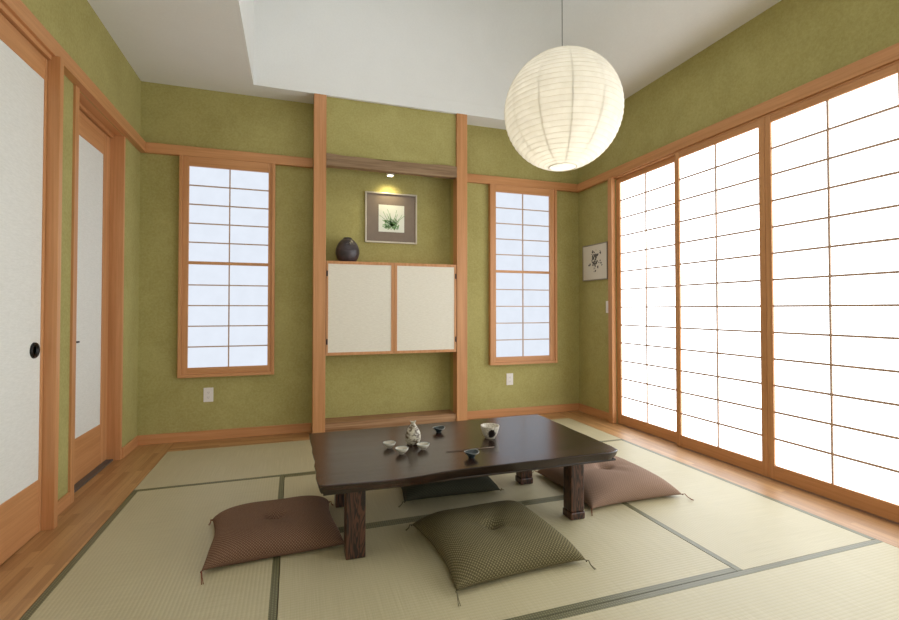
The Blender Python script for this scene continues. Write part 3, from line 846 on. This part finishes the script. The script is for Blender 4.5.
# ------------------------------------------------------------------ outlets and switch
PLATE = plain('white_plastic', srgb(232, 226, 220), .35); SLOT = plain('grey_slot', srgb(150, 146, 142), .5)
def plate(name, loc, rz, label, cat, switch=False, h=.122, w=.076, group=None):
    o = empty(name, loc, rz); tag(o, label, cat, group)
    box('cover_plate', (-w / 2, w / 2, -.006, 0, -h / 2, h / 2), PLATE, o, .002)
    if switch: box('rocker', (-.016, .016, -.010, -.006, -.033, .033), PLATE, o, .001)
    else:
        for z in (-.021, .021):
            s = box('socket', (-.0165, .0165, -.008, -.006, z - .014, z + .014), PLATE, o, .002)
            boxes('slots', [(-.007, -.005, -.0084, -.0079, z - .004, z + .006), (.005, .007, -.0084, -.0079, z - .004, z + .006), (-.002, .002, -.0084, -.0079, z - .010, z - .006)], SLOT, s)
plate('wall_outlet', (-0.691, D, 0.385), 0, 'white double wall outlet below the left small window', 'outlet', group='wall outlets')
plate('wall_outlet', (2.172, D, 0.385), 0, 'white double wall outlet below the right small window', 'outlet', group='wall outlets')
plate('light_switch', (XR, 3.975, 1.146), -PI / 2, 'white light switch on the green wall just left of the screens', 'switch', True)

# ------------------------------------------------------------------ paper lantern
LC = Vector((1.314, 2.090, 2.143)); LR = 0.298
o = empty('paper_lantern', LC); tag(o, 'large round white paper lantern hanging from the ceiling, lit from inside', 'lantern')
def lantern_mat():
    m, nt, b = mat('lantern_paper')
    nt.nodes.remove(b)
    d = nt.nodes.new('ShaderNodeBsdfDiffuse'); t_ = nt.nodes.new('ShaderNodeBsdfTranslucent'); mx_ = nt.nodes.new('ShaderNodeMixShader')
    f = noise(nt, coords(nt), 14, 5, .6)
    col = ramp(nt, f, [(.3, srgb(232, 229, 220)), (.7, srgb(243, 241, 234))])
    nt.links.new(col, d.inputs[0]); nt.links.new(col, t_.inputs[0]); mx_.inputs[0].default_value = .42
    nt.links.new(d.outputs[0], mx_.inputs[1]); nt.links.new(t_.outputs[0], mx_.inputs[2])
    nt.links.new(mx_.outputs[0], nt.nodes['Material Output'].inputs['Surface']); return m
LP = lantern_mat()
bm = bmesh.new(); NR = 30; prof = []
a_top, a_bot = math.radians(10), math.radians(166)
sub = 4
for k in range(NR * sub + 1):
    a = a_top + (a_bot - a_top) * k / (NR * sub)
    ph = (k % sub) / sub
    dip = 0.0022 * math.sin(PI * ph)          # paper sinks a little between the hoops
    prof.append(((LR - dip) * math.sin(a), (LR - dip) * math.cos(a)))
lathe(bm, prof, 72)
obj('paper_shade', bm, LP, o, True)
RIBM = plain('bamboo_hoop', srgb(228, 222, 208), .7)
bm = bmesh.new()
for k in range(0, NR + 1):
    a = a_top + (a_bot - a_top) * k / NR
    r, z = (LR + .0002) * math.sin(a), (LR + .0002) * math.cos(a)
    tr = .0011; n = 64; m4 = 4; rings = []
    for i in range(n):
        t0 = 2 * PI * i / n
        rings.append([bm.verts.new(((r + tr * math.cos(q)) * math.cos(t0), (r + tr * math.cos(q)) * math.sin(t0), z + tr * math.sin(q))) for q in (0, PI / 2, PI, 3 * PI / 2)])
    for i in range(n):
        u, v = rings[i], rings[(i + 1) % n]
        for q in range(4): bm.faces.new((u[q], u[(q + 1) % 4], v[(q + 1) % 4], v[q]))
obj('hoops', bm, RIBM, o, True)
# overlapping paper seams that run from top to bottom
bm = bmesh.new(); NS = 12
for s in range(NS):
    t0 = 2 * PI * s / NS + .12; prev = None
    for k in range(41):
        a = a_top + (a_bot - a_top) * k / 40; R_ = LR + .0006; hw = .0045 / max(.15, math.sin(a)) / LR
        c = [bm.verts.new((R_ * math.sin(a) * math.cos(t0 + e), R_ * math.sin(a) * math.sin(t0 + e), R_ * math.cos(a))) for e in (-hw * math.sin(a) ** .3, hw * math.sin(a) ** .3)]
        if prev: bm.faces.new((prev[0], prev[1], c[1], c[0]))
        prev = c
obj('paper_seams', bm, LP, o, True)
bm = bmesh.new(); r = LR * math.sin(a_bot); z = LR * math.cos(a_bot)
lathe(bm, [(r + .001, z + .003), (r + .002, z), (r - .002, z - .0025), (r - .006, z), (r - .004, z + .003), (r + .001, z + .003)], 40)
obj('bottom_ring', bm, RIBM, o, True)
METAL = plain('grey_wire', srgb(120, 116, 110), .4, .6)
bm = bmesh.new()
tube(bm, [(-LR * math.sin(a_top), 0, LR * math.cos(a_top)), (0, 0, LR * math.cos(a_top) + .004), (LR * math.sin(a_top), 0, LR * math.cos(a_top))], .002, 6)
tube(bm, [(-.03, 0, LR * .98), (0, 0, LR * .985), (.03, 0, LR * .98)], .0025, 6)
obj('wire_hanger', bm, METAL, o, True)
ZT = 4.555 - LC.z
bm = bmesh.new(); tube(bm, [(0, 0, .07), (0, 0, .3), (0, 0, ZT - .02)], .0022, 8); obj('cord', bm, METAL, o, True)
bm = bmesh.new(); lathe(bm, [(0, ZT - .025), (.04, ZT - .025), (.055, ZT - .015), (.058, ZT + .005), (0, ZT + .005)], 32); obj('ceiling_rose', bm, WHITE, o, True)
BULB = glow('bulb_glow', (1.0, .92, .78, 1), 7, 0)
bm = bmesh.new(); lathe(bm, [(0, -.045), (.016, -.042), (.028, -.028), (.032, -.010), (.029, .008), (.019, .024), (.013, .034), (0, .034)], 24); obj('bulb', bm, BULB, o, True)
bm = bmesh.new(); lathe(bm, [(0, .034), (.015, .034), (.018, .045), (.018, .070), (.010, .078), (0, .078)], 24); obj('bulb_socket', bm, METAL, o, True)
pl = bpy.data.lights.new('bulb_light', 'POINT'); pl.energy = 1.3; pl.color = (1, .93, .80); pl.shadow_soft_size = .05
po = bpy.data.objects.new('bulb_light', pl); C.objects.link(po); po.parent = o; po.location = (0, 0, -.13)
